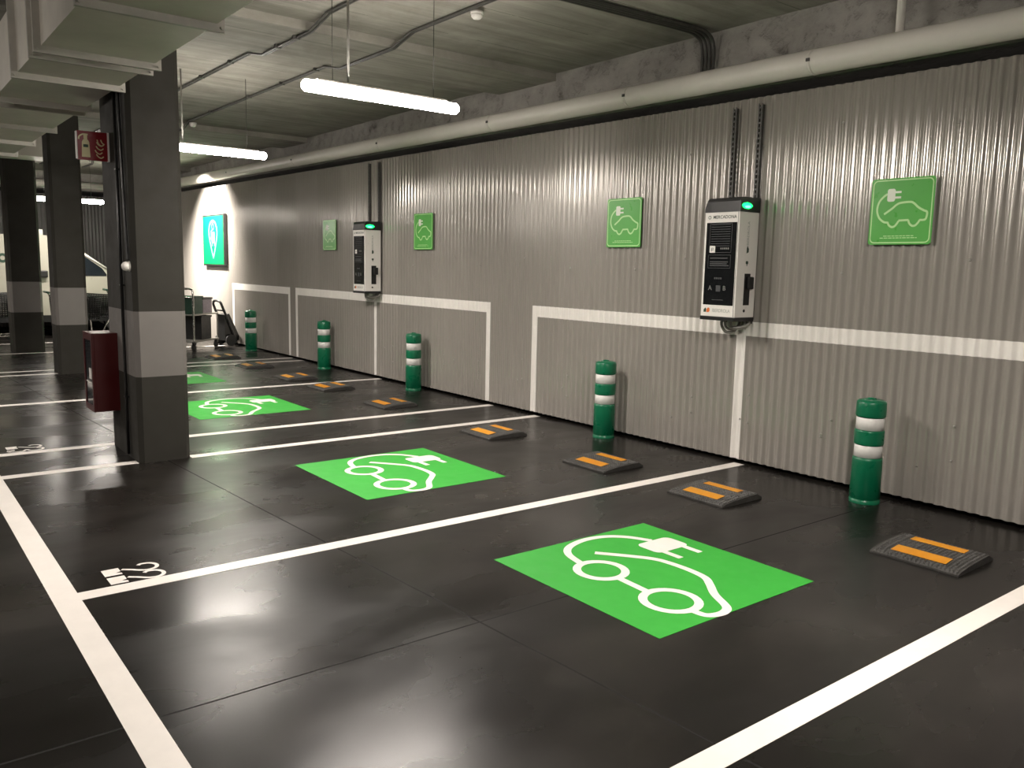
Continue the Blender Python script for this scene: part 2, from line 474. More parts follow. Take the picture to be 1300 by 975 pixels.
# ------------------------------------------------------------------ rubber wheel stops
def make_stop():
    r = empty('wheel_stop', (0, 0, 0))
    bm = B(); nx, ny = 100, 94; LX, LY, H = .50, .45, .036
    def hh(u, v):   # u along X 0..1, v along Y 0..1
        K = ((0, .010), (.12, .022), (.3, .031), (.5, .036), (.72, .040), (.86, .041), (1, .014))
        for (a, p), (b, q) in zip(K, K[1:]):
            if v <= b+1e-9:
                t = (v-a)/(b-a); return p+(q-p)*(t*t*(3-2*t)*.4+t*.6)
        return .012
    top = []
    for i in range(nx+1):
        u = i/nx; row = []
        for j in range(ny+1):
            v = j/ny; z = hh(u, v)
            e = min(u, 1-u, v, 1-v)
            if e > .03:
                s = (math.sin((u*LX*1.0+v*LY)*2*PI/.046) > 0) != (math.sin((u*LX-v*LY)*2*PI/.046) > 0)
                z += .0075 if s else 0
            row.append(bm.verts.new(((u-.5)*LX, (v-.5)*LY, z)))
        top.append(row)
    for i in range(nx):
        for j in range(ny): bm.faces.new([top[i][j], top[i+1][j], top[i+1][j+1], top[i][j+1]])
    edge = [top[i][0] for i in range(nx+1)]+[top[nx][j] for j in range(1, ny+1)]+[top[i][ny] for i in range(nx-1, -1, -1)]+[top[0][j] for j in range(ny-1, 0, -1)]
    low = [bm.verts.new((v.co.x, v.co.y, 0)) for v in edge]
    n = len(edge)
    for i in range(n): bm.faces.new([low[i], low[(i+1) % n], edge[(i+1) % n], edge[i]])
    bm.faces.new(low[::-1])
    link('rubber_body', bm, 'rubber', r)
    for v0, v1 in ((.13, .34), (.64, .80)):
        bm = B(); m = 6; A = []
        for k in range(m+1):
            v = v0+(v1-v0)*k/m; z = hh(.5, v)+.0105
            A.append((bm.verts.new((-.155, (v-.5)*LY, z)), bm.verts.new((.155, (v-.5)*LY, z))))
        for k in range(m): bm.faces.new([A[k][0], A[k][1], A[k+1][1], A[k+1][0]])
        bmesh.ops.solidify(bm, geom=list(bm.faces), thickness=.003)
        q = link('reflector_strip', bm, 'yellow_tape', r); q['label'] = 'orange-yellow reflective strip'
    return r
stop0 = make_stop()
stops = [(-2.165, 'black rubber wheel stop with yellow strips, nearest, right of the nearest green marking'),
 (-3.73, 'black rubber wheel stop with yellow strips, just right of the long white line end'),
 (-4.89, 'black rubber wheel stop with yellow strips, just left of the long white line end'),
 (-6.42, 'black rubber wheel stop with yellow strips, beside the line end left of the second bollard'),
 (-8.43, 'black rubber wheel stop with yellow strips, in front of the third bollard from the right'),
 (-10.0, 'black rubber wheel stop with yellow strips, nearer side of the line below the farther charger'),
 (-11.12, 'black rubber wheel stop with yellow strips, farther side of the line below the farther charger'),
 (-12.68, 'black rubber wheel stop with yellow strips, left of the fourth bollard from the right'),
 (-14.11, 'black rubber wheel stop with yellow strips, farthest, by the last bollard and carts')]
for k, (x, lab) in enumerate(stops):
    o = stop0 if k == 0 else copy_tree(stop0)
    o.location = (x, -1.035, 0); tag(o, lab, 'wheel stop', 'rubber wheel stops in the bays')
    o.rotation_euler.z = math.radians(random.uniform(-1.2, 1.2))

# ------------------------------------------------------------------ bollards
def make_bollard():
    r = empty('bollard', (0, 0, 0))
    bm = B(); lathe(bm, [(.104, 0), (.104, .022), (.099, .026), (.099, .034), (.1035, .038), (.101, .31), (.099, .326), (.090, .33),
                         (.090, .418), (.0985, .422), (.1, .43), (.1, .515), (.0985, .522), (.089, .526), (.089, .616), (.098, .62), (.101, .628),
                         (.100, .718), (.094, .732), (.06, .742), (.03, .744), (.028, .752), (.0, .754)], seg=40, cap=False)
    bmesh.ops.remove_doubles(bm, verts=bm.verts, dist=1e-5)
    link('post', bm, 'bollard_green', r)
    for z in (.331, .527):
        bm = B(); lathe(bm, [(.0905, z), (.0935, z+.001), (.0935, z+.086), (.0905, z+.088)], seg=40, cap=False)
        q = link('reflective_band', bm, 'bollard_white', r); q['label'] = 'white reflective band'
    return r
bol0 = make_bollard()
bols = [(-3.02, -.245, 'green bollard with two white bands, nearest, between nearest charger and right edge'),
 (-5.72, -.22, 'green bollard with two white bands, second from the right, left of the nearest charger'),
 (-9.31, -.19, 'green bollard with two white bands, middle of the five, right of the farther charger'),
 (-11.93, -.21, 'green bollard with two white bands, left of the farther charger'),
 (-15.02, -.20, 'green bollard with two white bands, farthest, beside the carts')]
for k, (x, y, lab) in enumerate(bols):
    o = bol0 if k == 0 else copy_tree(bol0)
    o.location = (x, y, 0); o.rotation_euler.z = k*.7; tag(o, lab, 'bollard', 'green bollards along the cladding')

# ------------------------------------------------------------------ wall signs
def make_sign():
    r = empty('charging_sign', (0, 0, 0))
    W, H = .452, .46
    bm = B(); prism(bm, rrect(-W/2, -H/2, W/2, H/2, .02), mapW, .022, .027); link('panel', bm, 'sign_green', r)
    bm = B(); ribbon(bm, rrect(-W/2+.014, -H/2+.014, W/2-.014, H/2-.014, .03), .008, mapW, .0276, closed=True, n=1)
    link('border', bm, 'sign_line', r)
    mp = lambda u, v, d: (-W/2+.014+u*(W-.028), -d, -H/2+.014+v*(H-.028))
    bm = B(); w = .034; d = .0278
    ribbon(bm, [(.25, .785), (.19, .745), (.115, .66), (.088, .53), (.13, .41), (.215, .338), (.285, .325)], w, mp, d)
    ribbon(bm, [(.285, .335), (.31, .285), (.36, .252), (.41, .262), (.445, .30), (.475, .345)], w, mp, d+.0002)
    ribbon(bm, [(.47, .352), (.64, .357)], w, mp, d, smooth=False)
    ribbon(bm, [(.635, .357), (.66, .30), (.71, .262), (.76, .27), (.80, .31), (.825, .352)], w, mp, d+.0002)
    ribbon(bm, [(.82, .352), (.89, .352), (.925, .375), (.935, .47), (.88, .50), (.79, .55), (.70, .625), (.63, .642), (.48, .632), (.41, .60), (.35, .55), (.215, .46)], w, mp, d)
    link('car_pictogram', bm, 'sign_line', r)
    bm = B(); poly(bm, rrect(.25, .66, .385, .865, .035), mp, d+.0002)
    for v in (.79, .705): poly(bm, [(.38, v), (.485, v), (.485, v+.034), (.38, v+.034)], mp, d)
    link('plug_pictogram', bm, 'sign_white', r)
    bm = B()
    for v, a, b in ((.10, .23, .75), (.068, .17, .80)):
        x = a
        while x < b:
            l = random.uniform(.03, .07); poly(bm, [(x, v), (min(b, x+l), v), (min(b, x+l), v+.013), (x, v+.013)], mp, d); x += l+.012
    link('small_print', bm, 'sign_line', r)
    for sx in (-.16, .16):
        bm = B(); box(bm, sx-.012, sx+.012, -.022, -.001, -.15, .15); link('spacer', bm, 'steel', r)
    return r
sg = make_sign()
for k, (x, z, lab) in enumerate([(-3.03, 2.055, 'square green charging sign on the cladding, largest, right of the nearest charger'),
    (-5.73, 2.055, 'square green charging sign on the cladding, left of the nearest charger'),
    (-9.33, 2.05, 'square green charging sign on the cladding, right of the farther charger'),
    (-12.06, 2.055, 'square green charging sign on the cladding, left of the farther charger')]):
    o = sg if k == 0 else copy_tree(sg); o.location = (x, -.018, z); tag(o, lab, 'sign', 'green charging signs on the cladding')

# spot-lit poster box
r = empty('poster_sign', (-17.33, -.018, 2.045)); tag(r, 'big bright green sign box with a pale map-pin emblem, spot-lit at the far end', 'sign')
W, H, D = 1.30, 1.03, .055
bm = B(); box(bm, -W/2, W/2, -D, 0, -H/2, H/2, bev=.006); link('case', bm, 'black_plastic', r)
bm = B(); box(bm, -W/2+.05, W/2-.05, -D-.004, -D+.001, -H/2+.035, H/2-.035); link('green_face', bm, 'poster_green', r)
mp = lambda u, v, d: (u, -D-.004-d, v)
bm = B()
ribbon(bm, [(0, -.36), (-.06, -.26), (-.15, -.10), (-.235, .08), (-.235, .22), (-.15, .34), (0, .385), (.15, .34), (.235, .22), (.235, .08), (.15, -.10), (.06, -.26), (0, -.36)], .05, mp, .001)
link('pin_outline', bm, 'poster_pale', r)
bm = B(); poly(bm, rrect(-.09, -.06, .10, .17, .03), mp, .0012)
ribbon(bm, [(-.10, .0), (-.15, .05), (-.15, .14), (-.1, .19), (-.03, .2)], .02, mp, .0014)
poly(bm, [(.06, -.12), (.1, -.12), (.1, -.05), (.06, -.05)], mp, .0012); poly(bm, [(-.08, -.12), (-.04, -.12), (-.04, -.05), (-.08, -.05)], mp, .0012)
ribbon(bm, ring(0, .27, .06, 20), .02, mp, .0013, closed=True, n=1)
link('car_emblem', bm, 'poster_pale', r)

# ------------------------------------------------------------------ chargers
def make_charger():
    r = empty('wall_charger', (0, 0, 0))       # origin: centre of the back, bottom
    W, D, H = .345, .25, .99
    mpF = lambda u, v, d: (u, -D-d, v)           # front
    mpS = lambda u, v, d: (W/2+d, -D+u, v)       # side looking +X, u from the front edge backwards
    bm = B(); box(bm, -W/2, W/2, -D, -.0, .03, .875, bev=.008); link('housing', bm, 'body_white', r)
    bm = B(); prism(bm, [(-D-.004, .872), (-D-.004, .955), (-D+.004, .975), (-D+.03, .987), (.0, .99), (.0, .872)], lambda u, v, d: (d, u, v), -W/2-.003, W/2+.004)
    bmesh.ops.bevel(bm, geom=[e for e in bm.edges if abs(e.verts[0].co.z-e.verts[1].co.z) < .05 and e.verts[0].co.z > .93 and abs(e.verts[0].co.x-e.verts[1].co.x) < .001 and e.verts[0].co.x < 0], offset=.022, segments=3, affect='EDGES')
    link('top_cap', bm, 'black_plastic', r)
    bm = B(); box(bm, -W/2-.003, W/2+.003, -D-.004, 0, 0, .032, bev=.004); link('base_cap', bm, 'black_plastic', r)
    # door seam on the front right edge
    bm = B(); box(bm, W/2-.017, W/2-.013, -D-.0008, -D+.002, .035, .872); link('door_seam', bm, 'dim_print', r)
    bm = B(); box(bm, -W/2+.022, W/2-.022, -D-.003, -D+.002, .125, .79, bev=.002); s = link('front_panel', bm, 'screen_black', r)
    bm = B()
    for k in range(10):
        v = .772-.019*k; poly(bm, [(-.10, v), (.09, v), (.09, v+.0035), (-.10, v+.0035)], mpF, .0036)
    link('instruction_lines', bm, 'dim_print', s)
    bm = B(); ribbon(bm, rrect(-.112, .55, .105, .782, .004, 2), .003, mpF, .0036, closed=True, n=1); link('outline', bm, 'dim_print', s)
    bm = B(); ribbon(bm, rrect(-.118, .425, .105, .53, .004, 2), .003, mpF, .0036, closed=True, n=1); link('outline', bm, 'dim_print', s)
    bm = B()
    for v, a, b in ((.505, -.10, .075), (.475, -.10, .08), (.460, -.10, .07), (.445, -.10, .09)):
        poly(bm, [(a, v-.004), (b, v-.004), (b, v+.004), (a, v+.004)], mpF, .0036)
    for a in (-.04, -.02, .0, .02): poly(bm, [(a-.007, .335), (a+.007, .335), (a+.007, .35), (a-.007, .35)], mpF, .0036)
    link('notice_print', bm, 'dim_print', s)
    bm = B(); poly(bm, rrect(-.025, .235, .02, .285, .003, 2), mpF, .0036); link('key_outline', bm, 'dim_print', s); bm = B()
    poly(bm, [(-.06, .165), (.05, .165), (.05, .17), (-.06, .17)], mpF, .0036)
    link('panel_print', bm, 'dim_print', s)
    bm = B(); add_text(bm, 'A', .052, -.085, .262, mpF, .0038); link('socket_letter', bm, 'grey_print', s)
    bm = B(); add_text(bm, 'B', .052, .058, .262, mpF, .0038); link('socket_letter', bm, 'grey_print', s)
    bm = B()
    for k in range(5): poly(bm, [(-.0+k*.018, .575), (.012+k*.018, .575), (.012+k*.018, .59), (-.0+k*.018, .59)], mpF, .0038)
    link('status_print', bm, 'grey_print', s)
    bm = B(); poly(bm, rrect(-.108, .548, -.052, .604, .006, 2), mpF, .0040); link('card_reader_mark', bm, 'body_white', s)
    bm = B(); ribbon(bm, [(-.088, .56), (-.088, .585), (-.072, .585), (-.072, .572), (-.088, .572)], .005, mpF, .0044, smooth=False); link('card_symbol', bm, 'black_plastic', s)
    # header and footer lettering
    bm = B(); add_text(bm, 'MERCADONA', .037, .026, .832, mpF, .0012, 1.0)
    link('header_lettering', bm, 'ink', r)
    bm = B(); ribbon(bm, ring(-.125, .832, .012, 14), .005, mpF, .0012, closed=True, n=1); link('header_emblem', bm, 'ink', r)
    bm = B(); add_text(bm, 'IBERDROLA', .040, .035, .080, mpF, .0012, .85); link('footer_lettering', bm, 'pale_ink', r)
    bm = B(); poly(bm, [(-.112, .064), (-.088, .064), (-.078, .078), (-.082, .098), (-.095, .102), (-.11, .088)], mpF, .0014); link('footer_emblem', bm, 'orange_ink', r)
    bm = B(); poly(bm, [(-.142, .064), (-.116, .064), (-.114, .09), (-.124, .1), (-.14, .084)], mpF, .0014); link('footer_emblem', bm, 'ink', r)
    # side: lettering, symbols, socket and lock
    bm = B(); add_text(bm, 'IBERDROLA', .036, .12, .70, mpS, .0012, 1.05, rot=PI/2); link('side_lettering', bm, 'pale_ink', r)
    bm = B(); poly(bm, [(.108, .545), (.135, .555), (.137, .58), (.12, .605), (.108, .59)], mpS, .0012); link('side_symbol', bm, 'ink', r); bm = B()
    poly(bm, rrect(.105, .46, .137, .485, .008, 3), mpS, .0012); poly(bm, [(.117, .445), (.126, .445), (.126, .46), (.117, .46)], mpS, .0012)
    link('plug_symbol', bm, 'ink', r)
    bm = B(); box(bm, W/2-.002, W/2+.004, -D+.10, -D+.175, .13, .385, bev=.003); sk = link('socket_recess', bm, 'black_plastic', r)
    bm = B(); box(bm, W/2+.003, W/2+.028, -D+.125, -D+.195, .26, .36, bev=.010); link('connector', bm, 'black_plastic', sk)
    for v in (.085,):
        bm = B(); lathe(bm, [(.012, 0), (.012, .004), (.007, .006)], seg=14)
        for q in bm.verts: q.co = Vector((W/2+q.co.z, -D+.115+q.co.x, v+q.co.y))
        link('lock', bm, 'black_plastic', r)
    # status light, a lens in the cap's corner
    bm = B(); bmesh.ops.create_icosphere(bm, subdivisions=2, radius=1)
    for q in bm.verts: q.co = Vector((W/2-.014+q.co.x*.036, -D+.080+q.co.y*.080, .920+q.co.z*.030))
    l = link('status_light', bm, 'led', r, smooth=True); l['label'] = 'glowing green status light'
    bm = B(); bmesh.ops.create_icosphere(bm, subdivisions=2, radius=1)
    for q in bm.verts: q.co = Vector((W/2-.002+q.co.x*.030, -D+.075+q.co.y*.045, .912+q.co.z*.013))
    link('lens', bm, 'led_core', l, smooth=True)
    # cables looping out of the base into the wall
    for cx, rr, sag in ((-.045, .012, .10), (-.01, .010, .075), (.04, .016, .06)):
        bm = B(); tube(bm, smoothpath([(cx, -.13, .004), (cx+.005, -.13, -.05), (cx+.03, -.10, -sag), (cx+.07, -.05, -sag+.01), (cx+.09, -.012, -.03), (cx+.09, -.005, .0)], 6), rr, 10)
        link('cable', bm, 'steel', r)
    return r
ch = make_charger()
for k, (x, lab) in enumerate([(-4.37, 'white and black wall charger with green light, nearest and largest'), (-10.60, 'white and black wall charger with green light, farther and smaller one')]):
    o = ch if k == 0 else copy_tree(ch)
    o.location = (x, -.05, 1.215); tag(o, lab, 'charger', 'wall chargers on the cladding')
    for s in (-.15, .15):
        pass
# slotted mounting rails above the chargers
def make_rail(mname):
    bm = B(); H = 1.75; w = .042
    box(bm, -w/2, -w/2+.003, -.048, -.020, 0, H); box(bm, w/2-.003, w/2, -.048, -.020, 0, H)
    z = 0.
    while z < H-.01:      # face with slots left open
        box(bm, -w/2, w/2, -.0485, -.046, z, z+.016)
        box(bm, -w/2, -w/2+.012, -.0485, -.046, z+.016, z+.04); box(bm, w/2-.012, w/2, -.0485, -.046, z+.016, z+.04)
        z += .04
    return link('mounting_rail', bm, mname)
r1 = make_rail('dark_steel'); r1.location = (-4.50, 0, 1.19); tag(r1, 'slotted dark metal rail behind the nearest charger, its left one', 'rail', 'mounting rails behind the chargers')
r2 = r1.copy(); COL.objects.link(r2); r2.location = (-4.25, 0, 1.19); r2['label'] = 'slotted dark metal rail behind the nearest charger, its right one'
r3 = r1.copy(); COL.objects.link(r3); r3.location = (-10.78, 0, 1.27); r3['label'] = 'dark metal rail above the farther charger, its left one'
r4 = r1.copy(); COL.objects.link(r4); r4.location = (-10.50, 0, 1.27); r4['label'] = 'dark metal rail above the farther charger, its right one'

# ------------------------------------------------------------------ big pipe
bm = B(); py = -.15
pz = lambda x: 3.145+drift(x)*1.1
xs = [XN-.1-k*.9 for k in range(29)]+[XE+.05]
tube(bm, [(x, py, pz(x)) for x in xs], .092, 28)
pp = tag(link('drain_pipe', bm, 'pipe_white'), 'thick cream pipe running along the top of the cladding', 'pipe')
for x in (-1.6, -3.72, -5.6, -7.7, -10.2, -13., -16.):
    bm = B(); tube(bm, [(x-.012, py, pz(x)), (x+.012, py, pz(x))], .0945, 28); link('joint', bm, 'pipe_white', pp)
    bm = B(); box(bm, x-.015, x+.015, py-.101, py-.088, pz(x)-.012, pz(x)+.012, bev=.003); link('clamp_bolt', bm, 'dark_steel', pp)
bm = B(); tube(bm, [(-3.1, -.13, CEIL), (-3.1, -.13, pz(-3.1)+.08)], .028, 14); link('branch_pipe', bm, 'pipe_white', pp)
bm = B(); tube(bm, [(XE+.14, -.3, 3.32), (XE+.14, YL+.1, 3.32)], .09, 20)
tag(link('drain_pipe', bm, 'pipe_white'), 'cream pipe crossing the far end wall, seen between the pillars', 'pipe')

# ------------------------------------------------------------------ columns
def column(x0, x1, y0, y1, label, c=.035):
    bm = B()
    pts = [(x0+c, y0), (x1-c, y0), (x1, y0+c), (x1, y1-c), (x1-c, y1), (x0+c, y1), (x0, y1-c), (x0, y0+c)]
    for z0, z1, mi in ((0, .69, 0), (.69, 1.207, 1), (1.207, CEIL, 0)): 
        a = [bm.verts.new((x, y, z0)) for x, y in pts]; b = [bm.verts.new((x, y, z1)) for x, y in pts]
        for i in range(8):
            f = bm.faces.new([a[i], a[(i+1) % 8], b[(i+1) % 8], b[i]]); f.material_index = mi
        if z0 == 0: bm.faces.new(a[::-1])
        if z1 == CEIL: bm.faces.new(b)
    bmesh.ops.remove_doubles(bm, verts=bm.verts, dist=1e-5)
    o = link('pillar', bm, ['col_dark', 'col_light']); return tag(o, label, 'pillar', 'grey pillars with a pale band')
column(-7.80, -6.92, -4.16, -3.765, 'big dark grey pillar with a pale band, nearest, red cabinet on its side')
column(-13.42, -13.0, -3.70, -3.30, 'dark grey pillar with a pale band, middle one, left of the red cabinet')
column(-16.72, -16.3, -3.83, -3.35, 'dark grey pillar, farthest left and darkest of the three')

# cables, sounder, sign and cabinet on the big pillar
bm = B(); tube(bm, [(-7.20, -4.178, .03), (-7.20, -4.178, 3.5)], .012, 8)
for z in (.5, 1.4, 2.3, 3.1): box(bm, -7.222, -7.178, -4.192, -4.16, z, z+.012)
tag(link('cable_conduit', bm, 'black_plastic'), 'thin black cable conduit running down the big pillar side', 'conduit')
bm = B(); tube(bm, smoothpath([(-7.10, -4.176, 3.2), (-7.05, -4.176, 2.4), (-7.0, -4.176, 1.75), (-6.985, -4.176, 1.60)], 5), .010, 8)
tag(link('cable', bm, 'black_plastic'), 'black cable dropping to the round white alarm on the big pillar', 'cable')
r = empty('alarm_sounder', (-7.0, -4.155, 1.555)); tag(r, 'small round white alarm unit on the corner of the big pillar', 'alarm')
bm = B(); lathe(bm, [(.040, 0), (.040, .012)], seg=24)
for q in bm.verts: q.co = Vector((q.co.x, -q.co.z, q.co.y))
link('base', bm, 'body_white', r)
bm = B(); lathe(bm, [(.036, .012), (.038, .03), (.032, .05), (.018, .062), (.003, .065)], seg=24)
for q in bm.verts: q.co = Vector((q.co.x, -q.co.z, q.co.y))
link('dome', bm, 'body_white', r, smooth=True)

r = empty('extinguisher_cabinet', (-7.66, -4.155, .345)); tag(r, 'dark red fire extinguisher cabinet mounted on the side of the big pillar', 'cabinet')
W, D, H = .33, .205, .655
bm = B(); box(bm, -W/2, W/2, -D+.018, 0, 0, H, bev=.006); link('body', bm, 'fire_red', r)
bm = B()
for a in ((-W/2, -W/2+.04, 0, H), (W/2-.04, W/2, 0, H), (-W/2+.04, W/2-.04, 0, .05), (-W/2+.04, W/2-.04, H-.06, H)): box(bm, a[0], a[1], -D, -D+.017, a[2], a[3])
dr = link('door', bm, 'fire_red', r)
bm = B(); box(bm, -W/2+.04, W/2-.04, -D+.006, -D+.010, .05, H-.06); link('pane', bm, 'glass_dark', dr)
bm = B(); box(bm, .02, .10, -D+.001, -D+.005, .27, .36); link('notice', bm, 'body_white', dr)
bm = B(); box(bm, -.1, .1, -D+.001, -D+.005, .235, .245); link('break_bar', bm, 'body_white', dr)

r = empty('fire_sign', (-7.50, -4.16, 2.50)); tag(r, 'red fire extinguisher sign projecting from the big pillar above the cabinet', 'sign')
bm = B(); box(bm, -.012, .008, -.235, -.012, -.112, .112); link('panel', bm, 'sign_red', r)
bm = B(); box(bm, -.016, .014, -.014, 0, -.114, .114); link('edge_strip', bm, 'body_white', r)
bm = B(); box(bm, -.016, .012, -.243, -.233, -.105, .105); link('edge_strip', bm, 'body_white', r)
mp = lambda u, v, d: (.008+d, -.235+u*.223, -.112+v*.224)
bm = B()
poly(bm, [(.14, .10), (.42, .10), (.40, .62), (.36, .70), (.20, .70), (.16, .62)], mp, .0006)
poly(bm, [(.22, .70), (.34, .70), (.34, .86), (.22, .86)], mp, .0006)
ribbon(bm, [(.36, .88), (.2, .88), (.08, .80), (.06, .70)], .05, mp, .0006)
link('extinguisher_pictogram', bm, 'photolum', r)
bm = B(); poly(bm, [(.2, .44), (.36, .44), (.36, .54), (.2, .54)], mp, .0009); link('extinguisher_label', bm, 'ink', r)
bm = B()
for k, (u, v) in enumerate(((.62, .10), (.58, .24), (.62, .38), (.64, .52))):
    ribbon(bm, [(u, v+.13), (u+.05, v+.05), (u+.15, v), (u+.24, v+.06)], .04, mp, .0006)
ribbon(bm, [(.66, .74), (.70, .6), (.8, .52)], .04, mp, .0006); ribbon(bm, [(.78, .74), (.82, .64), (.9, .58)], .04, mp, .0006)
link('flame_pictogram', bm, 'photolum', r)

# ------------------------------------------------------------------ air duct
r = empty('air_duct', (0, 0, 0)); tag(r, 'large flanged rectangular sheet metal air duct under the ceiling, upper left', 'duct')
y0, y1, zb, zt = -4.86, -4.20, 2.885, 3.36
cuts = [2.2, .2, -2.6, -4.77, -5.98, -6.17, -6.92, -8.05, -8.30, -9.62, -10.9, -12.2]
for a, b in zip(cuts, cuts[1:]):
    bm = B(); e = .004
    box(bm, b+e, a-e, y0, y1, zb, zt); s = link('duct_section', bm, 'duct_metal', r)
for k, x in enumerate(cuts):
    h = .042
    bm = B()
    for (A, Bb, c, d) in ((y0-h, y1+h*.95, zb-h, zb), (y0-h, y1+h*.95, zt, zt+h), (y0-h, y0, zb, zt), (y1, y1+h*.95, zb, zt)):
        box(bm, x-.014, x+.014, A, Bb, c, d)
    for (yy, zz) in ((y0-h*.5, zb-h*.5), (y1+h*.5, zb-h*.5)): tube(bm, [(x-.03, yy, zz), (x+.03, yy, zz)], .008, 8)
    link('flange', bm, 'flange_metal', r)
bm = B(); box(bm, -16.25, -15.55, -9.5, -3.1, 3.22, CEIL-.04)
for y in (-3.1, -4.4, -5.7): box(bm, -16.28, -15.52, y-.015, y+.015, 3.19, CEIL-.02)
tag(link('cross_duct', bm, 'duct_metal'), 'far metal duct crossing above the darkest pillar, upper left', 'duct')

# ------------------------------------------------------------------ ceiling conduits
def conduit(label, paths, rr=.011, clips=()):
    bm = B()
    for p in paths: tube(bm, p, rr, 8)
    for c in clips: box(bm, c[0]-.012, c[0]+.012, c[1]-.03, c[1]+.03, c[2]-.014, c[2]+.02)
    return tag(link('ceiling_conduit', bm, 'dark_steel'), label, 'conduit', 'cable conduits under the ceiling')
zc, zl = CEIL-.016, CEIL-.091
def run(y, dy=0.):
    P = []
    for x, z in ((3.8, zc), (-.42, zc), (-.52, zl), (-1.38, zl), (-1.48, zc), (-6.50, zc), (-6.84, zl), (-7.88, zl), (-8.22, zc), (-12.7, zc), (-12.98, zl), (-13.98, zl), (-14.3, zc), (-18.9, zc), (-19.02, zl), (-19.88, zl), (-20., zc), (-21.5, zc)):
        P.append((x, y+dy, z))
    return P
cl = [(x, -2.72, zc if not (-7.85 < x < -6.88 or -1.4 < x < -.5) else zl) for x in (-2., -3.3, -4.4, -5.5, -7.1, -7.5, -8.7, -9.6, -10.6, -12.)]
conduit('pair of dark conduits under the ceiling, the run nearer the air duct', [run(-2.72), run(-2.72, .03)], .010, cl)
conduit('pair of dark conduits under the ceiling, the run with smoke detectors between lamps and pipe', [run(-1.93), run(-1.93, .028)], .010, [(c[0]+.3, -1.93, c[2]) for c in cl if not (-8.3 < c[0] < -6.8)])
P = [(-5.0, -2.0, zc), (-4.95, -.9, zc), (-4.92, -.35, zc), (-4.90, -.12, zc-.02), (-4.90, -.02, zc-.12), (-4.90, -.015, 3.15)]
ps = []
for k in range(4): ps.append(smoothpath([(x+.04*k, y, z) for x, y, z in [(-5.0, -4.0, zc)]+P], 5))
conduit('bundle of grey conduits crossing the ceiling and bending down behind the pipe', ps, .014)

def detector(x, y, z, label):
    r = empty('smoke_detector', (x, y, z)); tag(r, label, 'smoke detector', 'smoke detectors on the conduit')
    bm = B(); lathe(bm, [(.05, 0), (.05, -.02)], seg=24); link('base', bm, 'body_white', r)
    bm = B(); lathe(bm, [(.045, -.02), (.044, -.04), (.03, -.055), (.012, -.058)], seg=24); link('chamber', bm, 'body_white', r, smooth=True)
detector(-5.63, -1.86, zc-.012, 'white smoke detector on the ceiling near the upper centre edge')
detector(-12.7, -1.86, zc-.012, 'white smoke detector on the ceiling just right of the big pillar')

# ------------------------------------------------------------------ lamps
def make_lamp(L=1.26):
    r = empty('tube_lamp', (0, 0, 0))
    bm = B(); ys = [-L/2, -L/2+.02, L/2-.02, L/2]; rs = [.026, .042, .042, .026]
    tube(bm, [(0, y, 0) for y in ys], rs, 12); link('diffuser', bm, 'tube', r)
    al = bpy.data.lights.new('led_strip', 'AREA'); al.shape = 'RECTANGLE'; al.size = .052; al.size_y = L-.06; al.energy = 45; al.color = (1, .92, .84)
    ao = bpy.data.objects.new('led_strip', al); COL.objects.link(ao); ao.parent = r; ao.location = (0, 0, -.0435)
    bm = B(); box(bm, -.024, .024, -L/2+.10, L/2-.10, .040, .056, bev=.004); link('spine', bm, 'steel', r)
    for y in (-L/2+.22, L/2-.22):
        bm = B(); tube(bm, [(0, y, .055), (0, y, .81)], .0028, 6); link('hanging_wire', bm, 'dark_steel', r)
    bm = B(); tube(bm, [(0, -L/2+.34, .055), (0, -L/2+.34, .81)], .009, 8); link('feed_conduit', bm, 'steel', r)
    return r
lamp = make_lamp()
for k, (x, y, z, lab) in enumerate([(-5.50, -2.75, 2.80, 'long glowing tube lamp hanging from the ceiling, largest, upper centre'),
     (-9.45, -2.70, 2.81, 'long glowing tube lamp hanging beside the big pillar, second largest'),
     (-18.3, -2.52, 2.73, 'small distant glowing tube lamp seen between the pillars'),
     (-1.35, -2.75, 2.80, 'glowing tube lamp over the nearest bay, above the right edge'),
     (-16.5, -7.3, 2.80, 'glowing tube lamp over the aisle, farthest of that row'),
     (-10.6, -7.3, 2.80, 'glowing tube lamp over the aisle, middle of that row'),
     (-4.9, -7.3, 2.80, 'glowing tube lamp over the aisle, nearest of that row')]):
    o = lamp if k == 0 else copy_tree(lamp)
    o.location = (x, y, z); tag(o, lab, 'lamp', 'hanging tube lamps')

# spotlight above the poster
r = empty('spotlight', (-17.33, -1.20, 3.42)); tag(r, 'small ceiling spotlight aimed at the bright green sign box', 'spotlight')
bm = B(); tube(bm, [(0, 0, .05), (0, .03, -.06)], .04, 16); link('housing', bm, 'black_plastic', r)
bm = B(); tube(bm, [(0, 0, .05), (0, 0, .22)], .01, 8); link('stem', bm, 'black_plastic', r)
sp = bpy.data.lights.new('poster_spot', 'SPOT'); sp.energy = 1700; sp.color = (1, .93, .84); sp.spot_size = math.radians(108); sp.spot_blend = 1.; sp.shadow_soft_size = .03
so = bpy.data.objects.new('poster_spot', sp); COL.objects.link(so); so.location = (-17.33, -1.16, 3.34)
so.rotation_euler = (Vector((-17.33, 0.0, 1.85))-so.location).to_track_quat('-Z', 'Y').to_euler()

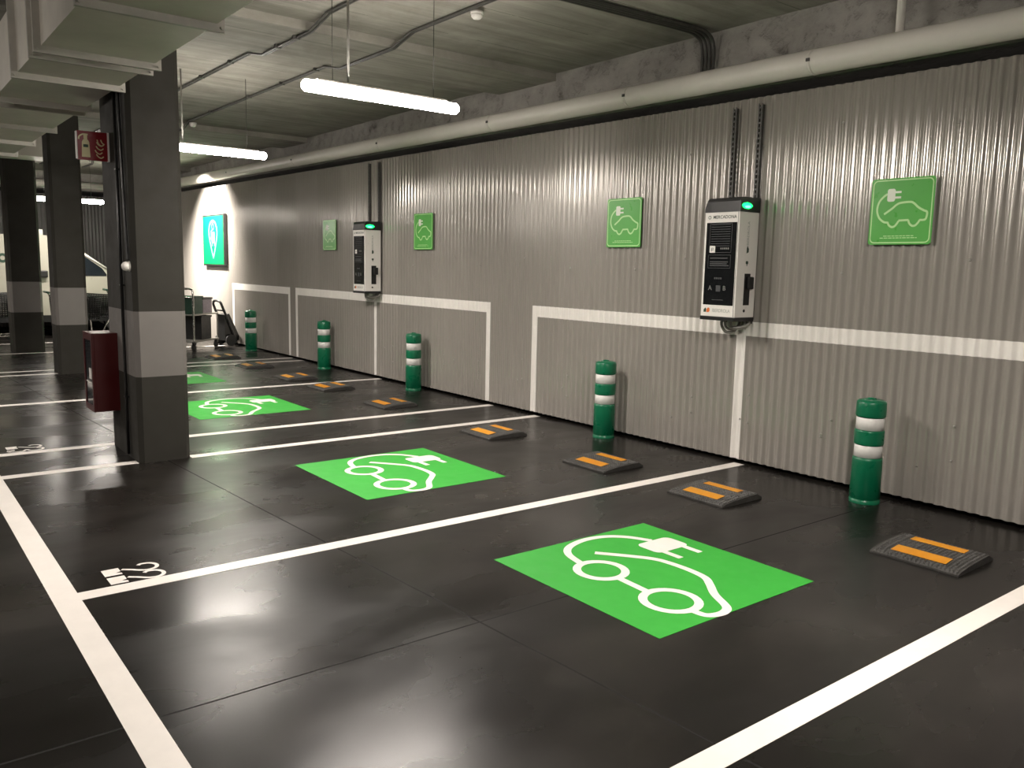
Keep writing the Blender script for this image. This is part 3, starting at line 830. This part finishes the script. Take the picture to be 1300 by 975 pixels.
# ------------------------------------------------------------------ van
r = empty('van', (-19.6, 0, 0)); tag(r, 'white panel van parked at the far end, seen between the pillars', 'van')
mpv = lambda u, v, d: (d, u, v)
bm = B()
prof = [(-6.0, .42), (-6.0, 1.9), (-5.8, 2.06), (-2.75, 2.08), (-2.35, 2.0), (-1.62, 1.45), (-1.40, 1.27), (-.85, 1.10), (-.68, .95), (-.62, .42)]
prism(bm, prof, mpv, -1.75, 0)
bmesh.ops.bevel(bm, geom=[e for e in bm.edges if abs(e.verts[0].co.x-e.verts[1].co.x) < .01 and min(e.verts[0].co.z, e.verts[1].co.z) > .6], offset=.05, segments=2, affect='EDGES')
bd = link('body', bm, 'van_white', r)
bm = B(); prism(bm, [(-2.62, 1.26), (-2.60, 1.88), (-2.32, 1.885), (-1.70, 1.42), (-1.62, 1.30), (-1.62, 1.26)], mpv, .0, .012); link('side_window', bm, 'glass_dark', bd)
bm = B(); tube(bm, [(.016, -2.35, 1.93), (.016, -1.60, 1.415)], .022, 8); link('window_trim', bm, 'body_white', bd)
bm = B(); box(bm, 0, .10, -2.93, -2.74, 1.22, 1.36, bev=.02); link('door_mirror', bm, 'black_plastic', r)
bm = B(); ribbon(bm, ring(-3.52, 1.60, .07, 20), .05, mpv, .006, closed=True, n=1); link('side_emblem', bm, 'ink', bd)
bm = B(); box(bm, -1.74, .012, -6.0, -.64, .30, .44); link('sill', bm, 'black_plastic', r)
bm = B(); box(bm, -1.5, -.2, -3.1, -2.75, 2.08, 2.2, bev=.01); link('roof_box', bm, 'steel', r)
for y in (-1.35, -5.0):
    for x in (-.12, -1.6):
        bm = B(); tube(bm, [(x-.09, y, .33), (x+.11, y, .33)], .33, 28); w = link('wheel', bm, 'tyre', r)
        bm = B(); tube(bm, [(x+.10, y, .33), (x+.118, y, .33)], .2, 20); link('hubcap', bm, 'steel', w)

# ------------------------------------------------------------------ trolleys and carts
def wheel(bm, x, y, z, r=.055, w=.03): tube(bm, [(x, y-w/2, z), (x, y+w/2, z)], r, 16)
def make_cart():
    r = empty('shopping_cart', (0, 0, 0))
    # basket tapers to the front (+x); lattice of bars
    bm = B()
    def P(u, v, z):  # u 0..1 along length, v -1..1 across, z 0..1
        x = .0+u*(.72+.06*z)-.02*z; hw = (.20+.05*(1-u))*(.82+.18*z); return (x, v*hw, .50+.40*z+.05*(1-u)*z)
    for k in range(13):
        z = k/12; tube(bm, [P(0, -1, z), P(1, -1, z), P(1, 1, z), P(0, 1, z)], .010, 5, closed=True)
    for k in range(19):
        u = k/18
        for v in (-1, 1): tube(bm, [P(u, v, 0), P(u, v, 1)], .009, 5)
        tube(bm, [P(u, -1, 0), P(u, 1, 0)], .006, 5)
    for k in range(9):
        v = -1+2*k/8; tube(bm, [P(1, v, 0), P(1, v, 1)], .006, 5); tube(bm, [P(0, v, 0), P(0, v, 1)], .006, 5)
    link('basket', bm, 'black_plastic', r)
    bm = B(); prism(bm, [(-1, .03), (1, .03), (1, .95), (-1, .95)], lambda u, v, d: P(.06+.0*v, u*.9, v) if d == 0 else P(.10, u*.9, v), 0, 1); link('child_seat', bm, 'crate_green', r)
    bm = B()
    for s in (-1, 1):
        tube(bm, smoothpath([(-.10, s*.24, 1.0), (-.02, s*.24, .93), (.02, s*.23, .5), (.05, s*.23, .2), (.12, s*.22, .15), (.75, s*.17, .13)], 5), .013, 8)
        tube(bm, [(.3, s*.2, .145), (.5, s*.21, .5)], .011, 8)
    tube(bm, [(.75, -.17, .13), (.75, .17, .13)], .012, 8)
    link('chassis', bm, 'chrome', r)
    bm = B(); tube(bm, [(-.10, -.25, 1.0), (-.10, .25, 1.0)], .02, 12); link('handle', bm, 'crate_green', r)
    for x, y in ((.08, -.23), (.08, .23), (.72, -.16), (.72, .16)):
        bm = B(); wheel(bm, x, y, .062, .06); box(bm, x-.02, x+.02, y-.022, y+.022, .10, .15); link('wheel', bm, 'tyre', r)
    return r
cart = make_cart()
spots = [(-17.9, -2.38, PI/2, 'dark basket shopping cart in front of the van, above the red cabinet'),
         (-18.6, -1.75, PI/2, 'dark basket shopping cart behind the first one, hidden partly by the big pillar'),
         (-17.2, -3.05, PI*.5, 'shopping cart whose light curved frame shows left of the middle pillar'),
         (-18.4, -3.5, -PI*.5, 'black shopping cart at the left edge behind the farthest pillar')]
for k, (x, y, a, lab) in enumerate(spots):
    o = cart if k == 0 else copy_tree(cart)
    o.location = (x, y, 0); o.rotation_euler.z = a; tag(o, lab, 'shopping cart', 'shopping carts at the far end')

th = math.radians(134)
r = empty('utility_trolley', (-15.36, -1.12, 0), th); tag(r, 'steel utility trolley with arched chrome handle, right of the big pillar', 'trolley')
bm = B(); tube(bm, smoothpath([(0, 0, .10), (0, 0, .6), (0, 0, 1.05), (0, .05, 1.115), (0, .12, 1.12), (0, .40, 1.12), (0, .47, 1.115), (0, .52, 1.05), (0, .52, .6), (0, .52, .10)], 4), .017, 10)
tube(bm, [(0, 0, .965), (0, .52, .965)], .013, 8); link('handle_frame', bm, 'chrome', r)
bm = B(); box(bm, .0, .92, 0, .52, .635, .66, bev=.004); link('top_shelf', bm, 'steel', r)
bm = B(); box(bm, .0, .92, 0, .52, .15, .175, bev=.004); link('bottom_shelf', bm, 'steel', r)
bm = B()
for x, y in ((.9, .02), (.9, .5)): tube(bm, [(x, y, .10), (x, y, .64)], .012, 8)
link('posts', bm, 'steel', r)
for x, y in ((.05, .04), (.05, .48), (.87, .04), (.87, .48)):
    bm = B(); wheel(bm, x, y, .062, .06); box(bm, x-.02, x+.02, y-.02, y+.02, .10, .15); link('wheel', bm, 'tyre', r)
def at(lx, ly): return (-15.36+lx*math.cos(th)-ly*math.sin(th), -1.12+lx*math.sin(th)+ly*math.cos(th))
def crate(name, lx, ly, z, w, d, h, m, lab, cat, th_=.012):
    x, y = at(lx, ly)
    r = empty(name, (x, y, z), th); tag(r, lab, cat)
    bm = B(); box(bm, 0, w, 0, d, 0, th_)
    for a in ((0, w, 0, th_), (0, w, d-th_, d), (0, th_, th_, d-th_), (w-th_, w, th_, d-th_)): box(bm, a[0], a[1], a[2], a[3], th_, h)
    link('walls', bm, m, r)
    bm = B(); e = .012
    for a in ((-e, w+e, -e, 0), (-e, w+e, d, d+e), (-e, 0, 0, d), (w, w+e, 0, d)): box(bm, a[0], a[1], a[2], a[3], h-.03, h+.005)
    link('rim', bm, 'black_plastic' if m != 'crate_green' else 'crate_green', r)
crate('plastic_crate', .06, .06, .661, .38, .40, .315, 'crate_green', 'dark green plastic crate standing on the utility trolley', 'crate')
crate('wire_basket', .50, .08, .661, .33, .36, .28, 'mesh_grey', 'greyish mesh basket with black rim beside the green crate on the trolley', 'basket')
crate('storage_bin', .42, .08, .177, .36, .36, .43, 'black_plastic', 'black bin on the lower shelf of the utility trolley', 'bin')

r = empty('handcart', (-16.28, -.34, 0), math.radians(100)); tag(r, 'black handcart with an arched handle against the cladding, far end', 'handcart')
bm = B(); tube(bm, smoothpath([(.24, -.17, .08), (.10, -.165, .45), (-.02, -.16, .74), (-.05, -.13, .84), (-.06, 0, .87), (-.05, .13, .84), (-.02, .16, .74), (.10, .165, .45), (.24, .17, .08)], 5), .024, 10)
tube(bm, [(.0, -.16, .68), (.0, .16, .68)], .014, 8); link('handle_frame', bm, 'black_plastic', r)
bm = B(); prism(bm, [(.02, .10), (.02, .60), (.12, .62), (.34, .14), (.34, .10)], lambda u, v, d: (u, d, v), -.15, .15); link('bag', bm, 'black_plastic', r)
for s in (-1, 1):
    bm = B(); wheel(bm, .12, s*.2, .11, .11, .035); link('wheel', bm, 'tyre', r)

# ------------------------------------------------------------------ world, camera, view
w = bpy.data.worlds.new('World'); S.world = w; w.use_nodes = True
w.node_tree.nodes['Background'].inputs[0].default_value = (.5, .5, .5, 1); w.node_tree.nodes['Background'].inputs[1].default_value = .02

cam = bpy.data.cameras.new('camera'); co = bpy.data.objects.new('camera', cam); COL.objects.link(co); S.camera = co
cam.sensor_width = 36; cam.lens = 1059.22/1300*36; cam.clip_start = .05; cam.clip_end = 100
yaw, pitch, roll = -0.9069749, -0.1373514, 0.02126175
f = Vector((math.sin(yaw)*math.cos(pitch), math.cos(yaw)*math.cos(pitch), math.sin(pitch)))
rt = f.cross(Vector((0, 0, 1))).normalized(); u = rt.cross(f)
r2 = rt*math.cos(roll)+u*math.sin(roll); u2 = -rt*math.sin(roll)+u*math.cos(roll)
mtx = Matrix((r2, u2, -f)).transposed().to_4x4(); mtx.translation = Vector((0, -5.83557, 1.6)); co.matrix_world = mtx
S.view_settings.view_transform = 'Standard'; S.view_settings.look = 'None'; S.view_settings.exposure = 1.0; S.view_settings.gamma = 1
S.view_settings.use_curve_mapping = False
S.cycles.max_bounces = 8
